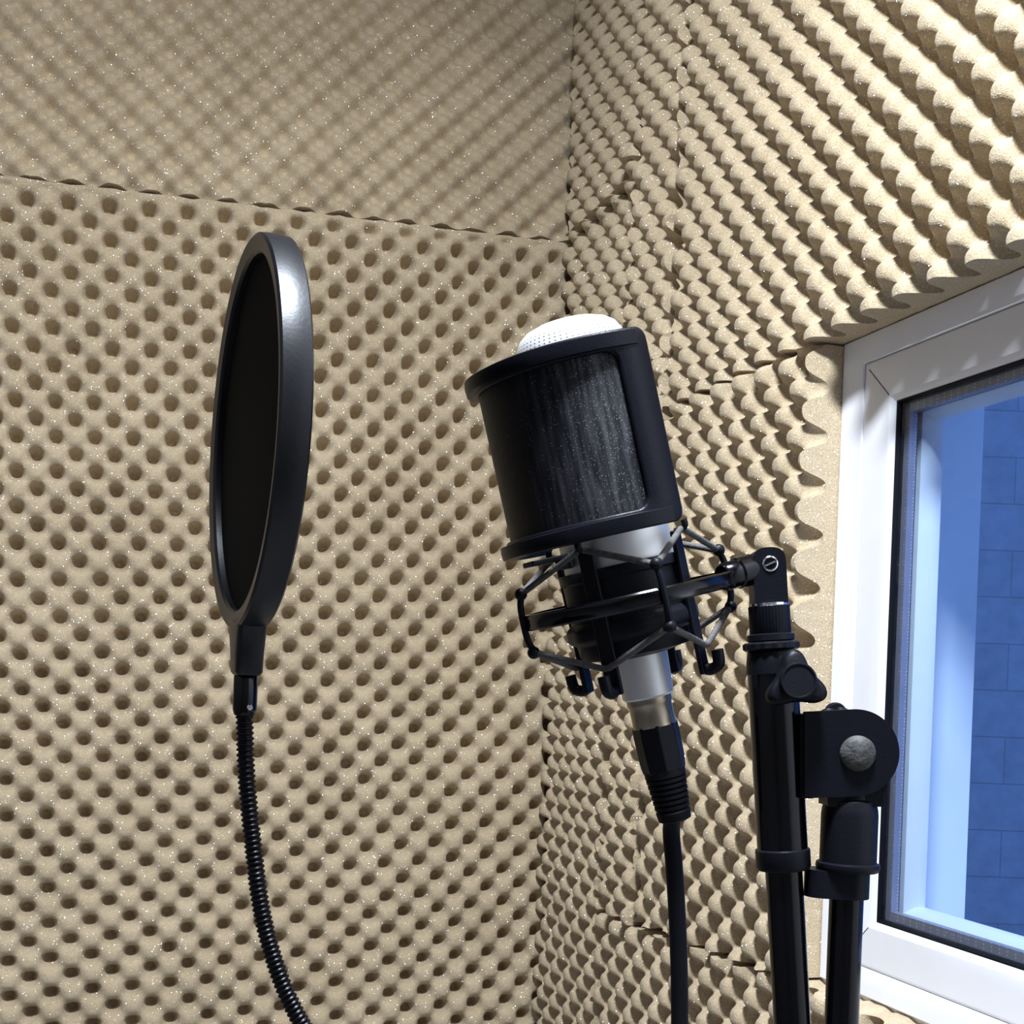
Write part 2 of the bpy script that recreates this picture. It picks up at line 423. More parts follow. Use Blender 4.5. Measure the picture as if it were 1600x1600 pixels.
# ------------------------------------------------------------------ foam panels
def foam_panel(name, label, P, corners, ph, pv, rot, hole, amp=0.0060, depth=0.024, pk0=-0.14, pk1=0.55, cell=0.0021, back=0.031, jit=0.0012, jits=(1, 1, 1, 1), seedv=0, bulge=0.0, finger=0.0145, flat_top=0.0, warp=None, cat='acoustic foam'):
    """P(u, d, z) maps wall coordinates; corners = (u0z0, u1z0, u1z1, u0z1) as (u, z); hole = (u, z) of one pit"""
    c = [np.array(k, float) for k in corners]
    w = max(np.linalg.norm(c[1] - c[0]), np.linalg.norm(c[2] - c[3])); h = max(np.linalg.norm(c[3] - c[0]), np.linalg.norm(c[2] - c[1]))
    nu = int(w / cell) + 2; nv = int(h / cell) + 2
    A, B = np.meshgrid(np.linspace(0, 1, nu), np.linspace(0, 1, nv))
    G = ((1 - A) * (1 - B))[..., None] * c[0] + (A * (1 - B))[..., None] * c[1] + (A * B)[..., None] * c[2] + ((1 - A) * B)[..., None] * c[3]
    if warp: G[..., 1] += warp(G[..., 0], B)
    r = np.random.default_rng(100 + seedv)
    def noise1(n, step):
        k = max(3, int(n / step)); a = np.clip(r.normal(size=k + 3), -1.4, 1.4)
        return np.interp(np.linspace(0, k, n), np.arange(k + 3), a)
    e = noise1(nu, 4) * jit * jits[0]; G[0, :, 1] += e
    e = noise1(nu, 4) * jit * jits[2]; G[-1, :, 1] += e
    e = noise1(nv, 4) * jit * jits[3]; G[:, 0, 0] += e
    e = noise1(nv, 4) * jit * jits[1]; G[:, -1, 0] += e
    U, Z = G[..., 0], G[..., 1]
    # gentle stretch of the sheet
    wx = 0.0022 * np.sin(U * 17 + seedv) * np.cos(Z * 13 + 2 * seedv); wz = 0.0022 * np.cos(U * 14 + 3 * seedv) * np.sin(Z * 19 + seedv)
    du, dz = U - hole[0] + wx, Z - hole[1] + wz
    cr_, sr_ = math.cos(rot), math.sin(rot)
    a = (du * cr_ + dz * sr_) / ph * 2 * PI; b = (-du * sr_ + dz * cr_) / pv * 2 * PI
    k = np.cos(a) * np.cos(b)                       # +1 pits, -1 peaks
    kp = np.maximum(k, 0)
    q = np.clip((kp - pk0) / (pk1 - pk0), 0, 1); pit = q * q * (3 - 2 * q)
    k = np.where(k < 0, amp * np.sin(PI / 2 * k), amp * 0.3 * np.sin(PI / 2 * kp) + depth * pit) if finger == 0 else finger * np.sin(PI / 2 * (k - 0.20 * (1 - k * k)))      # full round peaks, deep steep-walled pits
    mod = 1 + 0.10 * np.sin(U * 23 + seedv * 1.7) * np.sin(Z * 29 - seedv)
    D = k * mod + 0.0025 * np.sin(U * 5 + seedv) * np.sin(Z * 4 + seedv * 2.1) + bulge
    if flat_top:
        g = np.clip((c[2][1] * 0 + (1 - B) * h - 0.003) / flat_top, 0, 1); g = g * g * (3 - 2 * g)
        D = D * g - 0.003 * (1 - g)
    D = np.minimum(D, back - 0.002)
    X = np.zeros((nv, nu, 3)); Xb = np.zeros((nv, nu, 3))
    p0 = np.array(P(0, 0, 0)); pu = np.array(P(1, 0, 0)) - p0; pd = np.array(P(0, 1, 0)) - p0; pz = np.array(P(0, 0, 1)) - p0
    X = p0 + U[..., None] * pu + D[..., None] * pd + Z[..., None] * pz
    ring = [(0, i) for i in range(nu)] + [(j, nu - 1) for j in range(1, nv)] + [(nv - 1, i) for i in range(nu - 2, -1, -1)] + [(j, 0) for j in range(nv - 2, 0, -1)]
    top = X.reshape(-1, 3)
    rj = np.array([q[0] for q in ring]); ri = np.array([q[1] for q in ring])
    edge = X[rj, ri]
    backv = p0 + U[rj, ri][:, None] * pu + back * pd + Z[rj, ri][:, None] * pz
    V = np.concatenate([top, edge, backv])
    n0 = len(top); nr = len(ring)
    idx = np.arange(nu * nv).reshape(nv, nu)
    Q = np.stack([idx[:-1, :-1], idx[:-1, 1:], idx[1:, 1:], idx[1:, :-1]], -1).reshape(-1, 4)
    i = np.arange(nr); j = (i + 1) % nr
    S = np.stack([n0 + j, n0 + i, n0 + nr + i, n0 + nr + j], -1)
    Fq = np.concatenate([Q, S])
    # face the room
    nrm = np.cross(pu, pz)
    if nrm @ pd > 0: Fq = Fq[:, ::-1]
    base = np.array(P(float(c[0][0] + c[1][0]) / 2, back, float(c[0][1])))
    me = bpy.data.meshes.new(name)
    me.vertices.add(len(V)); me.vertices.foreach_set('co', (V - base).ravel())
    me.loops.add(len(Fq) * 4 + nr); me.polygons.add(len(Fq) + 1)
    li = np.concatenate([Fq.ravel(), n0 + nr + (i if nrm @ pd > 0 else i[::-1])])
    me.loops.foreach_set('vertex_index', li.astype(np.int32))
    ls = np.concatenate([np.arange(len(Fq)) * 4, [len(Fq) * 4]]); lt = np.concatenate([np.full(len(Fq), 4), [nr]])
    me.polygons.foreach_set('loop_start', ls.astype(np.int32)); me.polygons.foreach_set('loop_total', lt.astype(np.int32))
    sm = np.ones(len(Fq) + 1, bool); sm[len(Q):] = False
    me.polygons.foreach_set('use_smooth', sm)
    me.update(calc_edges=True); me.validate()
    me.materials.append(M['foam'])
    o = bpy.data.objects.new(name, me); COL.objects.link(o); o.location = base
    tag(o, label, cat, None)
    return o

PHL, PVL = 0.0505, 0.0475
seam = lambda s: 0.655 - 0.032 * s
foam_panel('acoustic_foam', 'lower beige foam sheet with dark pits on the far left wall, behind the pop filter', LW,
           ((-0.006, -0.62), (1.30, -0.62), (1.30, seam(1.30)), (-0.006, seam(0))), PHL, PVL, -0.0645, (0.7300, 0.2743), seedv=1, finger=0, cell=0.0025, flat_top=0.016, jit=0.0009, amp=0.0065, depth=0.027, pk0=0.10, pk1=0.90)
foam_panel('acoustic_foam', 'upper beige foam sheet above the seam on the far left wall', LW,
           ((-0.006, seam(0) + 0.004), (1.30, seam(1.30) + 0.004), (1.30, 1.26), (-0.006, 1.26)), PHL, PVL, -0.05, (0.60, 0.71), seedv=2, finger=0, cell=0.0027, amp=0.0085, depth=0.0095, pk0=-0.02, pk1=1.0)
tA = lambda z: 0.243 + (z + 0.19) * 0.028
tB = lambda z: 0.352 + (z + 0.161) * 0.058
PHR, PVR = 0.0504, 0.0479
foam_panel('acoustic_foam', 'narrow beige foam strip in the corner above the seam, upper of the two corner strips', W,
           ((0.0105, 0.660), (tA(0.659), 0.660), (tA(1.22), 1.26), (0.0105, 1.26)), PHR, PVR, 0.0, (0.05, 0.70), seedv=3)
foam_panel('acoustic_foam', 'narrow tall beige foam strip in the corner below the seam, left of the cable', W,
           ((0.0105, -0.62), (tA(-0.62), -0.62), (tA(0.655), 0.655), (0.0105, 0.655)), PHR, PVR, 0.0, (0.04, 0.20), seedv=4, amp=0.005)
foam_panel('acoustic_foam', 'slim torn-edged beige foam strip between the corner strips and the wider window-wall sheets', W,
           ((tA(-0.30) + 0.004, -0.290), (tB(-0.30) - 0.001, -0.290), (tB(1.22) - 0.001, 1.26), (tA(1.22) + 0.004, 1.26)), PHR * 0.97, PVR, 0.03, (0.30, 0.1), jit=0.0016, seedv=5, bulge=-0.003)
foam_panel('acoustic_foam', 'wide beige egg-crate foam sheet above the window, with ridged rows at the upper right', W,
           ((tB(0.337) + 0.0045, 0.337), (1.62, 0.337), (1.62, 1.26), (tB(1.22) + 0.0045, 1.26)), 0.0482, PVR, 0.0, (0.7421, 0.3400), seedv=6, jit=0.0016, jits=(0.15, 1, 1, 1))
foam_panel('acoustic_foam', 'beige egg-crate foam piece filling the wall left of the window, behind the shock mount', W,
           ((tB(-0.27) + 0.0045, -0.286), (0.716, -0.270), (0.716, 0.333), (tB(0.333) + 0.0045, 0.333)), PHR, PVR, -0.0508, (0.4762, -0.0548), seedv=7, amp=0.0048, depth=0.025, jits=(1, 0.12, 1, 1))
foam_panel('acoustic_foam', 'beige egg-crate foam sheet below the window at the bottom edge', W,
           ((tA(-0.3) + 0.006, -0.62), (1.62, -0.62), (1.62, -0.274), (tA(-0.3) + 0.006, -0.274)), PHR, PVR, 0.0, (0.50, -0.33), seedv=8, amp=0.0048, depth=0.025, jit=0.0014,
           warp=lambda u, b: -0.020 * b * np.clip((0.716 - u) / 0.42, 0, 1.2))
# ragged scraps at the torn joints of the strips
def scrap(name, label, c, ax, sx, sz, seed):
    r = random.Random(seed); mb = MB()
    n = 9; rows = []
    for i in range(6):
        k = i / 5
        ringp = []
        for q in range(n):
            a = 2 * PI * q / n
            rr = (1 - k) ** 0.7 * (0.8 + 0.35 * r.random())
            ringp.append(c + ax * (k * 0.022) + NEAR * (math.cos(a) * rr * sx) + UP * (math.sin(a) * rr * sz - 0.010 * k * k))
        rows += ringp
    Fc = [(i * n + q, i * n + (q + 1) % n, (i + 1) * n + (q + 1) % n, (i + 1) * n + q) for i in range(5) for q in range(n)]
    Fc += [tuple(range(n))[::-1], tuple(5 * n + q for q in range(n))]
    mb.add(rows, Fc)
    o = mb.build(name, M['foam'], None, base=c)
    return tag(o, label, 'foam scrap')
scrap('foam_flap', 'small torn beige foam flap sticking out at the corner strip joint, below the top seam', W(0.255, -0.004, 0.690), -OUT + 0.3 * NEAR, 0.024, 0.016, 3)

# ------------------------------------------------------------------ room shell
WIN_T0, WIN_T1, WIN_Z0, WIN_Z1 = 0.717, 1.50, -0.270, 0.336
ZF, ZC = -EYE, 1.265
TB, DS = 2.75, -1.45          # back wall, side wall
def slab(name, P, u0, u1, d0, d1, z0, z1, mat, parts=None):
    mb = MB()
    for (a0, a1, b0, b1, e0, e1) in (parts or [(u0, u1, d0, d1, z0, z1)]):
        V = [P(u, d, z) for z in (e0, e1) for d in (b0, b1) for u in (a0, a1)]
        mb.add(V, [(0, 2, 3, 1), (4, 5, 7, 6), (0, 1, 5, 4), (2, 6, 7, 3), (0, 4, 6, 2), (1, 3, 7, 5)], False)
    o = mb.build(name, mat, None, base=P((u0 + u1) / 2, (d0 + d1) / 2, z0)); o['kind'] = 'structure'
    return o
D0, D1 = 0.032, 0.190
slab('wall_right', W, -0.03, TB + 0.1, D0, D1, ZF, ZC, M['plaster'], [
    (-0.03, WIN_T0, D0, D1, ZF, ZC), (WIN_T1, TB + 0.1, D0, D1, ZF, ZC),
    (WIN_T0, WIN_T1, D0, D1, ZF, WIN_Z0), (WIN_T0, WIN_T1, D0, D1, WIN_Z1, ZC)])
slab('wall_left', LW, -0.2, 1.6, 0.032, 0.13, ZF, ZC, M['foam_plain'])
slab('wall_back', W, TB, TB + 0.1, DS, D0, ZF, ZC, M['dark_lining'])
slab('wall_side', W, -0.03, TB + 0.1, DS - 0.1, DS, ZF, ZC, M['dark_lining'])
slab('floor', W, -0.13, TB + 0.1, DS - 0.1, D1, ZF - 0.08, ZF, M['render_floor'])
slab('ceiling', W, -0.13, TB + 0.1, DS - 0.1, D1, ZC, ZC + 0.08, M['ceiling_paint'])

# ------------------------------------------------------------------ window
win = thing('window_1', W(WIN_T0, 0.06, WIN_Z0), 'white plastic window with clear double glazing at the right edge', 'window', kind='structure')
def loop(mb, prof, t0=WIN_T0, t1=WIN_T1, z0=WIN_Z0, z1=WIN_Z1):
    """prof: closed list of (inset, d): swept round the opening with mitred corners"""
    n = len(prof); V = []
    for (ta, za, st, sz) in ((t0, z0, 1, 1), (t1, z0, -1, 1), (t1, z1, -1, -1), (t0, z1, 1, -1)):
        for (i, d) in prof: V.append(W(ta + st * i, d, za + sz * i))
    Fc = [(c * n + k, c * n + (k + 1) % n, ((c + 1) % 4) * n + (k + 1) % n, ((c + 1) % 4) * n + k) for c in range(4) for k in range(n)]
    mb.add(V, Fc, False)
    return mb
loop(MB(), [(0.0, 0.085), (0.0, 0.0275), (0.0075, 0.0285), (0.0220, 0.0360), (0.0220, 0.085)]).build('outer_frame', M['pvc'], win, bevel=0.0008)
sash = loop(MB(), [(0.0223, 0.085), (0.0223, 0.0385), (0.0240, 0.0372), (0.0590, 0.0405), (0.0645, 0.0445), (0.0645, 0.085)]).build('sash', M['pvc'], win, bevel=0.0012)
mb = MB()
for (tc, zc, st_, sz_) in ((WIN_T0, WIN_Z0, 1, 1), (WIN_T1, WIN_Z0, -1, 1), (WIN_T1, WIN_Z1, -1, -1), (WIN_T0, WIN_Z1, 1, -1)):
    a_ = W(tc + st_ * 0.029, 0.0376, zc + sz_ * 0.029); b_ = W(tc + st_ * 0.0585, 0.0404, zc + sz_ * 0.0585)
    x_ = (b_ - a_) * 0.5; y_ = OUT.cross(x_).normalized() * 0.0003
    box(mb, (a_ + b_) * 0.5, x_, y_, OUT * 0.0003)
mb.build('mitre_joint', M['gasket'], sash)
loop(MB(), [(0.0647, 0.066), (0.0647, 0.0447), (0.0660, 0.0447), (0.0675, 0.0475), (0.0675, 0.066)]).build('gasket', M['gasket'], win)
loop(MB(), [(0.0676, 0.0595), (0.0676, 0.0518), (0.0760, 0.0518), (0.0760, 0.0595)]).build('spacer_bar', M['spacer'], win)
loop(MB(), [(0.0647, 0.085), (0.0647, 0.0662), (0.0740, 0.0662), (0.0800, 0.0740), (0.0800, 0.085)]).build('outer_bead', M['pvc'], win)
for (d0, d1) in ((0.0475, 0.0516), (0.0597, 0.0640)):
    mb = MB()
    V = [W(t, d, z) for z in (WIN_Z0 + 0.0676, WIN_Z1 - 0.0676) for d in (d0, d1) for t in (WIN_T0 + 0.0676, WIN_T1 - 0.0676)]
    mb.add(V, [(0, 2, 3, 1), (4, 5, 7, 6), (0, 1, 5, 4), (2, 6, 7, 3), (0, 4, 6, 2), (1, 3, 7, 5)], False)
    mb.build('glass_pane', M['glass'], win)

# outside: a neighbouring block wall and the ground
mb = MB()
yw = 4.5
V = [Vector((x, y, z)) for z in (-0.25, 3.4) for y in (yw, yw + 0.2) for x in (-0.6, 8.0)]
mb.add(V, [(0, 2, 3, 1), (4, 5, 7, 6), (0, 1, 5, 4), (2, 6, 7, 3), (0, 4, 6, 2), (1, 3, 7, 5)], False)
o = mb.build('wall_outside', M['blocks'], None, base=Vector((3.0, yw, -0.25))); o['kind'] = 'structure'
mb = MB()
V = [Vector((x, y, z)) for z in (-0.33, -0.25) for y in (-3.0, yw + 0.2) for x in (-3.0, 8.0)]
mb.add(V, [(0, 2, 3, 1), (4, 5, 7, 6), (0, 1, 5, 4), (2, 6, 7, 3), (0, 4, 6, 2), (1, 3, 7, 5)], False)
o = mb.build('ground', M['concrete'], None, base=Vector((2.5, 0, -0.33))); o['kind'] = 'structure'

# ------------------------------------------------------------------ pop filter on gooseneck
pc = at(398, 682, 0.533)
hd = math.radians(-112.0)
ax = Vector((math.sin(hd), math.cos(hd), 0.0)); ax = (ax + UP * 0.0).normalized()
ptan = ax.cross(UP).normalized()
# slight lean of the hoop
up_p = (UP + ptan * 0.012).normalized()
pf = thing('pop_filter', at(1238, 1900, 0.6), 'round black pop filter on a gooseneck, standing at the left', 'pop filter')
R0 = 0.0805
prof = [(R0 - .0078, -0.0045), (R0 - .0078, 0.0042), (R0 - .0070, 0.0054), (R0 - .0012, 0.0062), (R0 + .0001, 0.0053), (R0 + .0004, 0.0026), (R0 + .0005, 0.0),
        (R0 + .0004, -0.0026), (R0 + .0001, -0.0053), (R0 - .0012, -0.0062), (R0 - .0070, -0.0054), (R0 - .0078, -0.0045)]
mb = MB(); lathe(mb, pc, ax, prof, 160, cap=False); mb.build('hoop', M['satin_rim'], pf, sharp=28)
mb = MB(); lathe(mb, pc, ax, [(1e-4, 0.0022), (0.04, 0.0021), (R0 - .0083, 0.0018), (R0 - .0083, -0.0018), (0.04, -0.0021), (1e-4, -0.0022)], 96, cap=False)
mb.build('nylon_screen', M['nylon'], pf)
# neck block under the hoop
nb_top = pc - up_p * (R0 - 0.004); nb = at(385, 1055, 0.533)
mb = MB()
n_ax = (nb - nb_top).normalized()
sec = []
levels = [(0.0, 0.0062, 0.016), (0.006, 0.0062, 0.0125), (0.014, 0.0060, 0.0092), (0.0222, 0.0058, 0.0080), (0.0236, 0.0048, 0.0068)]
q = (nb - nb_top).length / 0.0236
for (h, a, b) in levels:
    c = nb_top + n_ax * h * q
    m_ = []
    for k in range(24):
        an = 2 * PI * k / 24
        ca, sa = math.cos(an), math.sin(an)
        ca = math.copysign(abs(ca) ** 0.35, ca); sa = math.copysign(abs(sa) ** 0.35, sa)
        m_.append(c + ax * a * ca + ptan * b * sa)
    sec += m_
Fc = [(i * 24 + k, i * 24 + (k + 1) % 24, (i + 1) * 24 + (k + 1) % 24, (i + 1) * 24 + k) for i in range(len(levels) - 1) for k in range(24)]
Fc += [tuple(range(24))[::-1], tuple((len(levels) - 1) * 24 + k for k in range(24))]
mb.add(sec, Fc); mb.build('hoop_neck', M['satin_rim'], pf)
fa, fb = at(384.5, 1052, 0.533), at(382, 1119, 0.533)
mb = MB(); lathe(mb, fa, fb - fa, [(0.0042, 0), (0.0050, 0.0012), (0.0050, 0.0150), (0.0044, 0.0172), (0.0040, 0.0176)], 32); fer = mb.build('ferrule', M['black_gloss'], pf)
mb = MB(); lathe(mb, at(390.5, 1105, 0.5283), at(391, 1105, 0.52) - at(390.5, 1105, 0.5283), [(0.0012, -0.001), (0.0012, 0.0004), (0.0008, 0.0008)], 14); mb.build('set_screw', M['chrome'], fer)
gpath = smooth_path([at(382, 1112, .533), at(383, 1160, .533), at(385, 1210, .533), at(390, 1270, .534), at(396, 1325, .535), at(405, 1400, .537), at(417, 1460, .539),
                     at(435, 1520, .541), at(456, 1570, .543), at(484, 1618, .546), at(545, 1690, .553), at(660, 1765, .565), at(820, 1815, .580), at(1000, 1838, .592), at(1130, 1842, .598), at(1213, 1842, .6)], 60)
cum = [0.0]
for i in range(1, len(gpath)): cum.append(cum[-1] + (gpath[i] - gpath[i - 1]).length)
mb = MB(); tube(mb, gpath, lambda i: 0.00345 + 0.00042 * math.cos(2 * PI * cum[i] / 0.00225), 16); mb.build('gooseneck', M['black_coil'], pf)
BT = at(1197, 870, 0.6); BB = at(1238, 1600, 0.6)
BD = (BB - BT).normalized()
def bpt(y): return BT + (BB - BT) * ((y - 870) / 730.0)
mb = MB(); lathe(mb, bpt(1808), BD, [(0.0090, 0), (0.0130, 0), (0.0140, 0.001), (0.0140, 0.019), (0.0130, 0.020), (0.0090, 0.020), (0.0090, 0)], 32, cap=False)
clampo = mb.build('clamp', M['black_plastic'], pf)
cx, cy, _ = frame_for(BD)
mb = MB(); tube(mb, [bpt(1842) + FW * -0.012, bpt(1842) + FW * -0.030], 0.004, 16); sphere(mb, bpt(1842) + FW * -0.033, 0.009); mb.build('clamp_knob', M['black_plastic'], clampo)

# ------------------------------------------------------------------ microphone axis frame
MT = at(884, 491, 0.593); MBt = at(1046, 1240, 0.608)
MU = (MT - MBt).normalized()                # up along the body
view = (at(960, 850, 0.6) - Vector((0, 0, EYE))).normalized()
MF = (-view - MU * (-view).dot(MU)).normalized()   # towards the viewer, square to the axis
MR = MF.cross(MU).normalized() * 1.0
if MR.x < 0: MR = -MR
MLEN = (MT - MBt).length
def mpt(y):                                  # point of the axis at picture height y
    return MT + (MBt - MT) * ((y - 491) / 749.0)
def mo(o, r, phi, h):                        # cylindrical coordinates about the axis; phi from the viewer's side, positive to the right
    p = math.radians(phi)
    return o + (MR * math.sin(p) + MF * math.cos(p)) * r + MU * h

mic = thing('microphone', mpt(1085), 'silver condenser microphone, tilted, inside the black mesh shield', 'microphone')
mb = MB()
hp = [(1e-4, 0), (0.008, 0.0003), (0.0145, 0.0012), (0.0195, 0.0030), (0.0228, 0.0055), (0.0248, 0.0088), (0.0259, 0.0125), (0.0264, 0.017), (0.0265, 0.022), (0.0265, 0.030), (0.0265, 0.040), (0.0265, 0.050)]
x, y, d = MR, MF, -MU
V = []; U = []; sg = 96
for i, (r, h) in enumerate(hp):
    for k in range(sg + 1):
        a = 2 * PI * k / sg
        V.append(MT - MU * 0.003 - MR * 0.001 + d * h + (x * math.sin(a) + y * -math.cos(a)) * r); U.append((k / sg, h / 0.05))
Fc = [(i * (sg + 1) + k, i * (sg + 1) + k + 1, (i + 1) * (sg + 1) + k + 1, (i + 1) * (sg + 1) + k) for i in range(len(hp) - 1) for k in range(sg)]
mb.add(V, Fc, True, U); mb.build('head_grille', M['mesh_head'], mic)
mb = MB(); lathe(mb, MT - MU * 0.050, -MU, [(0.0262, 0), (0.0268, 0.001), (0.0268, 0.005), (0.0262, 0.006), (0.0262, 0.085), (0.0255, 0.092), (0.021, 0.100), (0.016, 0.104)], 64); mb.build('body', M['silver'], mic)
c0 = mpt(1005)
cl = (mpt(1086) - c0).length
mb = MB(); lathe(mb, c0, -MU, [(0.0138, -0.006), (0.0138, 0), (0.0134, 0.002), (0.0122, cl - 0.001), (0.0112, cl)], 48); mb.build('connector_collar', M['silver'], mic)

# ------------------------------------------------------------------ metal pop shield clipped round the microphone
ps = thing('microphone_shield', mpt(840), 'curved black metal mesh pop shield wrapped round the silver microphone', 'pop shield')
sh_top, sh_bot = mpt(557), mpt(836)
SH = (sh_top - sh_bot).length
RS = 0.0500
P1, P0 = 40.0, -140.0                       # arc ends in degrees
def sh(phi, h, r): return mo(sh_bot, r, phi, h)
def rrect(x0, x1, y0, y1, r, nl, ns, nc=8):
    pts = []
    def arc(cx_, cy_, a0):
        for k in range(nc): 
            a = math.radians(a0 + 90 * k / (nc - 1)); pts.append((cx_ + r * math.cos(a), cy_ + r * math.sin(a)))
    def line(a, b, n):
        for k in range(1, n): pts.append((a[0] + (b[0] - a[0]) * k / n, a[1] + (b[1] - a[1]) * k / n))
    arc(x1 - r, y1 - r, 0); line((x1 - r, y1), (x0 + r, y1), nl); arc(x0 + r, y1 - r, 90); line((x0, y1 - r), (x0, y0 + r), ns)
    arc(x0 + r, y0 + r, 180); line((x0 + r, y0), (x1 - r, y0), nl); arc(x1 - r, y0 + r, 270); line((x1, y0 + r), (x1, y1 - r), ns)
    return pts
arcl = math.radians(P1 - P0) * RS
rim = 0.0085; side = 0.0165
oL = rrect(0, arcl, 0, SH, 0.0055, 90, 24); iL = rrect(side, arcl - side, rim, SH - rim, 0.0060, 90, 24)
def onshell(p, r): return sh(P0 + math.degrees(p[0] / RS), p[1], r)
def lerp2(a, b, k): return (a[0] + (b[0] - a[0]) * k, a[1] + (b[1] - a[1]) * k)
n = len(oL); V = []
loops = [(0.0, RS - 0.0032), (0.0, RS - 0.0008), (0.07, RS), (0.90, RS), (0.985, RS - 0.0007), (1.0, RS - 0.0015), (1.0, RS - 0.0032)]
for (k, r) in loops:
    V += [onshell(lerp2(a, b, k), r) for a, b in zip(oL, iL)]
m = len(loops)
Fc = [(j * n + i, j * n + (i + 1) % n, ((j + 1) % m) * n + (i + 1) % n, ((j + 1) % m) * n + i) for j in range(m) for i in range(n)]
mb = MB(); mb.add(V, Fc)
# outward lips along the top and bottom rims
for (h0, s) in ((SH - 0.0042, 1), (0.0036, -1)):
    lip = []
    na = 80
    for k in range(na + 1):
        ph = P0 + 1.5 + (P1 - P0 - 8.0) * k / na
        fade = min(1, (na - k) / 26.0) * min(1, k / 5.0)
        for (rr, hh) in ((RS - 0.001, -0.0036), (RS + 0.0030 * fade, -0.0030), (RS + 0.0034 * fade, 0.0), (RS + 0.0030 * fade, 0.0030), (RS - 0.001, 0.0036)):
            lip.append(sh(ph, h0 + hh, rr))
    Fc = [(k * 5 + j, k * 5 + j + 1, (k + 1) * 5 + j + 1, (k + 1) * 5 + j) for k in range(na) for j in range(4)]
    mb.add(lip, Fc)
mb.build('shield_frame', M['black_paint'], ps, sharp=60)
mb = MB(); na, nh = 100, 10; V = []; U = []
for r in (RS - 0.0022, RS - 0.0030):
    for j in range(nh + 1):
        for k in range(na + 1):
            a = k / na; b = j / nh
            V.append(onshell((side * 0.8 + (arcl - 1.6 * side) * a, rim * 0.8 + (SH - 1.6 * rim) * b), r)); U.append((a, b))
Fc = [(o_ + j * (na + 1) + k, o_ + j * (na + 1) + k + 1, o_ + (j + 1) * (na + 1) + k + 1, o_ + (j + 1) * (na + 1) + k) for o_ in (0, (na + 1) * (nh + 1)) for j in range(nh) for k in range(na)]
mb.add(V, Fc, True, U); mb.build('mesh_screen', M['dusty_mesh'], ps)
# bracket that clips the shield to the body
mb = MB()
for ph in (-58,):
    c = mo(sh_bot, 0.0375, ph, -0.004); e1 = (mo(sh_bot, 1, ph, 0) - sh_bot); e2 = MU.cross(e1)
    box(mb, c, e1 * 0.0105, e2 * 0.005, MU * 0.0012)
    box(mb, mo(sh_bot, 0.0282, ph, -0.006), e1 * 0.0012, e2 * 0.005, MU * 0.0035)
mb.build('mounting_bracket', M['black_paint'], ps, bevel=0.0006)

# ------------------------------------------------------------------ shock mount
sm = thing('shock_mount', mpt(1015), 'black spider shock mount with elastic cords cradling the microphone', 'shock mount')
SO = mpt(934)
RG = 0.0490
pr = [(RG - 0.0020, -0.0036), (RG + 0.0016, -0.0036), (RG + 0.0022, -0.0028), (RG + 0.0014, -0.0012), (RG + 0.0014, 0.0012), (RG + 0.0022, 0.0028), (RG + 0.0016, 0.0036), (RG - 0.0020, 0.0036), (RG - 0.0020, -0.0036)]
mb = MB(); lathe(mb, SO, MU, pr, 120, cap=False); mb.build('outer_ring', M['black_gloss'], sm, sharp=30)
OUTH = [18, 108, 198, 288]; INH = [63, 153, 243, 333]
for ph in OUTH:
    mb = MB()
    tube(mb, smooth_path([mo(SO, RG - 0.0012, ph, 0.0150), mo(SO, RG + 0.0006, ph, 0.0132), mo(SO, RG + 0.0022, ph, 0.008), mo(SO, RG + 0.0026, ph, 0), mo(SO, RG + 0.0022, ph, -0.008), mo(SO, RG + 0.0006, ph, -0.0125), mo(SO, RG - 0.0012, ph, -0.0142)], 6), 0.0016, 12)
    po = mb.build('hook_post', M['black_paint'], sm)
    for s in (1, -1):
        mb = MB(); sphere(mb, mo(SO, RG + 0.0008, ph, 0.0138 * s), 0.0030); mb.build('hook_end', M['black_plastic'], po)
def zig(s):
    pts = []
    for a, b in zip(OUTH, INH):
        pts.append(mo(SO, RG + 0.0006, a, 0.0137 * s)); pts.append(mo(SO, 0.0345, b, 0.0275 * s))
    pth = []
    for i in range(len(pts)):
        p, q_ = pts[i], pts[(i + 1) % len(pts)]
        for k in range(10):
            t = 0.04 + 0.92 * k / 9; pth.append(p.lerp(q_, t))
    mb = MB(); tube(mb, pth, 0.00150, 10, closed=True); return mb
zig(1).build('elastic_cord', M['cord'], sm); zig(-1).build('elastic_cord', M['cord'], sm)
mb = MB()
lathe(mb, SO, MU, [(0.0265, 0.0175), (0.0290, 0.0175), (0.0296, 0.0165), (0.0296, 0.013), (0.0284, 0.012), (0.0284, -0.006), (0.0305, -0.008), (0.0312, -0.0095), (0.0312, -0.0135), (0.0300, -0.015), (0.0278, -0.0165), (0.0274, -0.0215), (0.0262, -0.0240), (0.0165, -0.0258), (0.0146, -0.0262), (0.0140, -0.020)], 72, cap=False,
      wob=lambda a, i: (0.012 * math.cos(12 * a) if 6 <= i <= 9 else 0))
mb.build('inner_cradle', M['black_plastic'], sm)
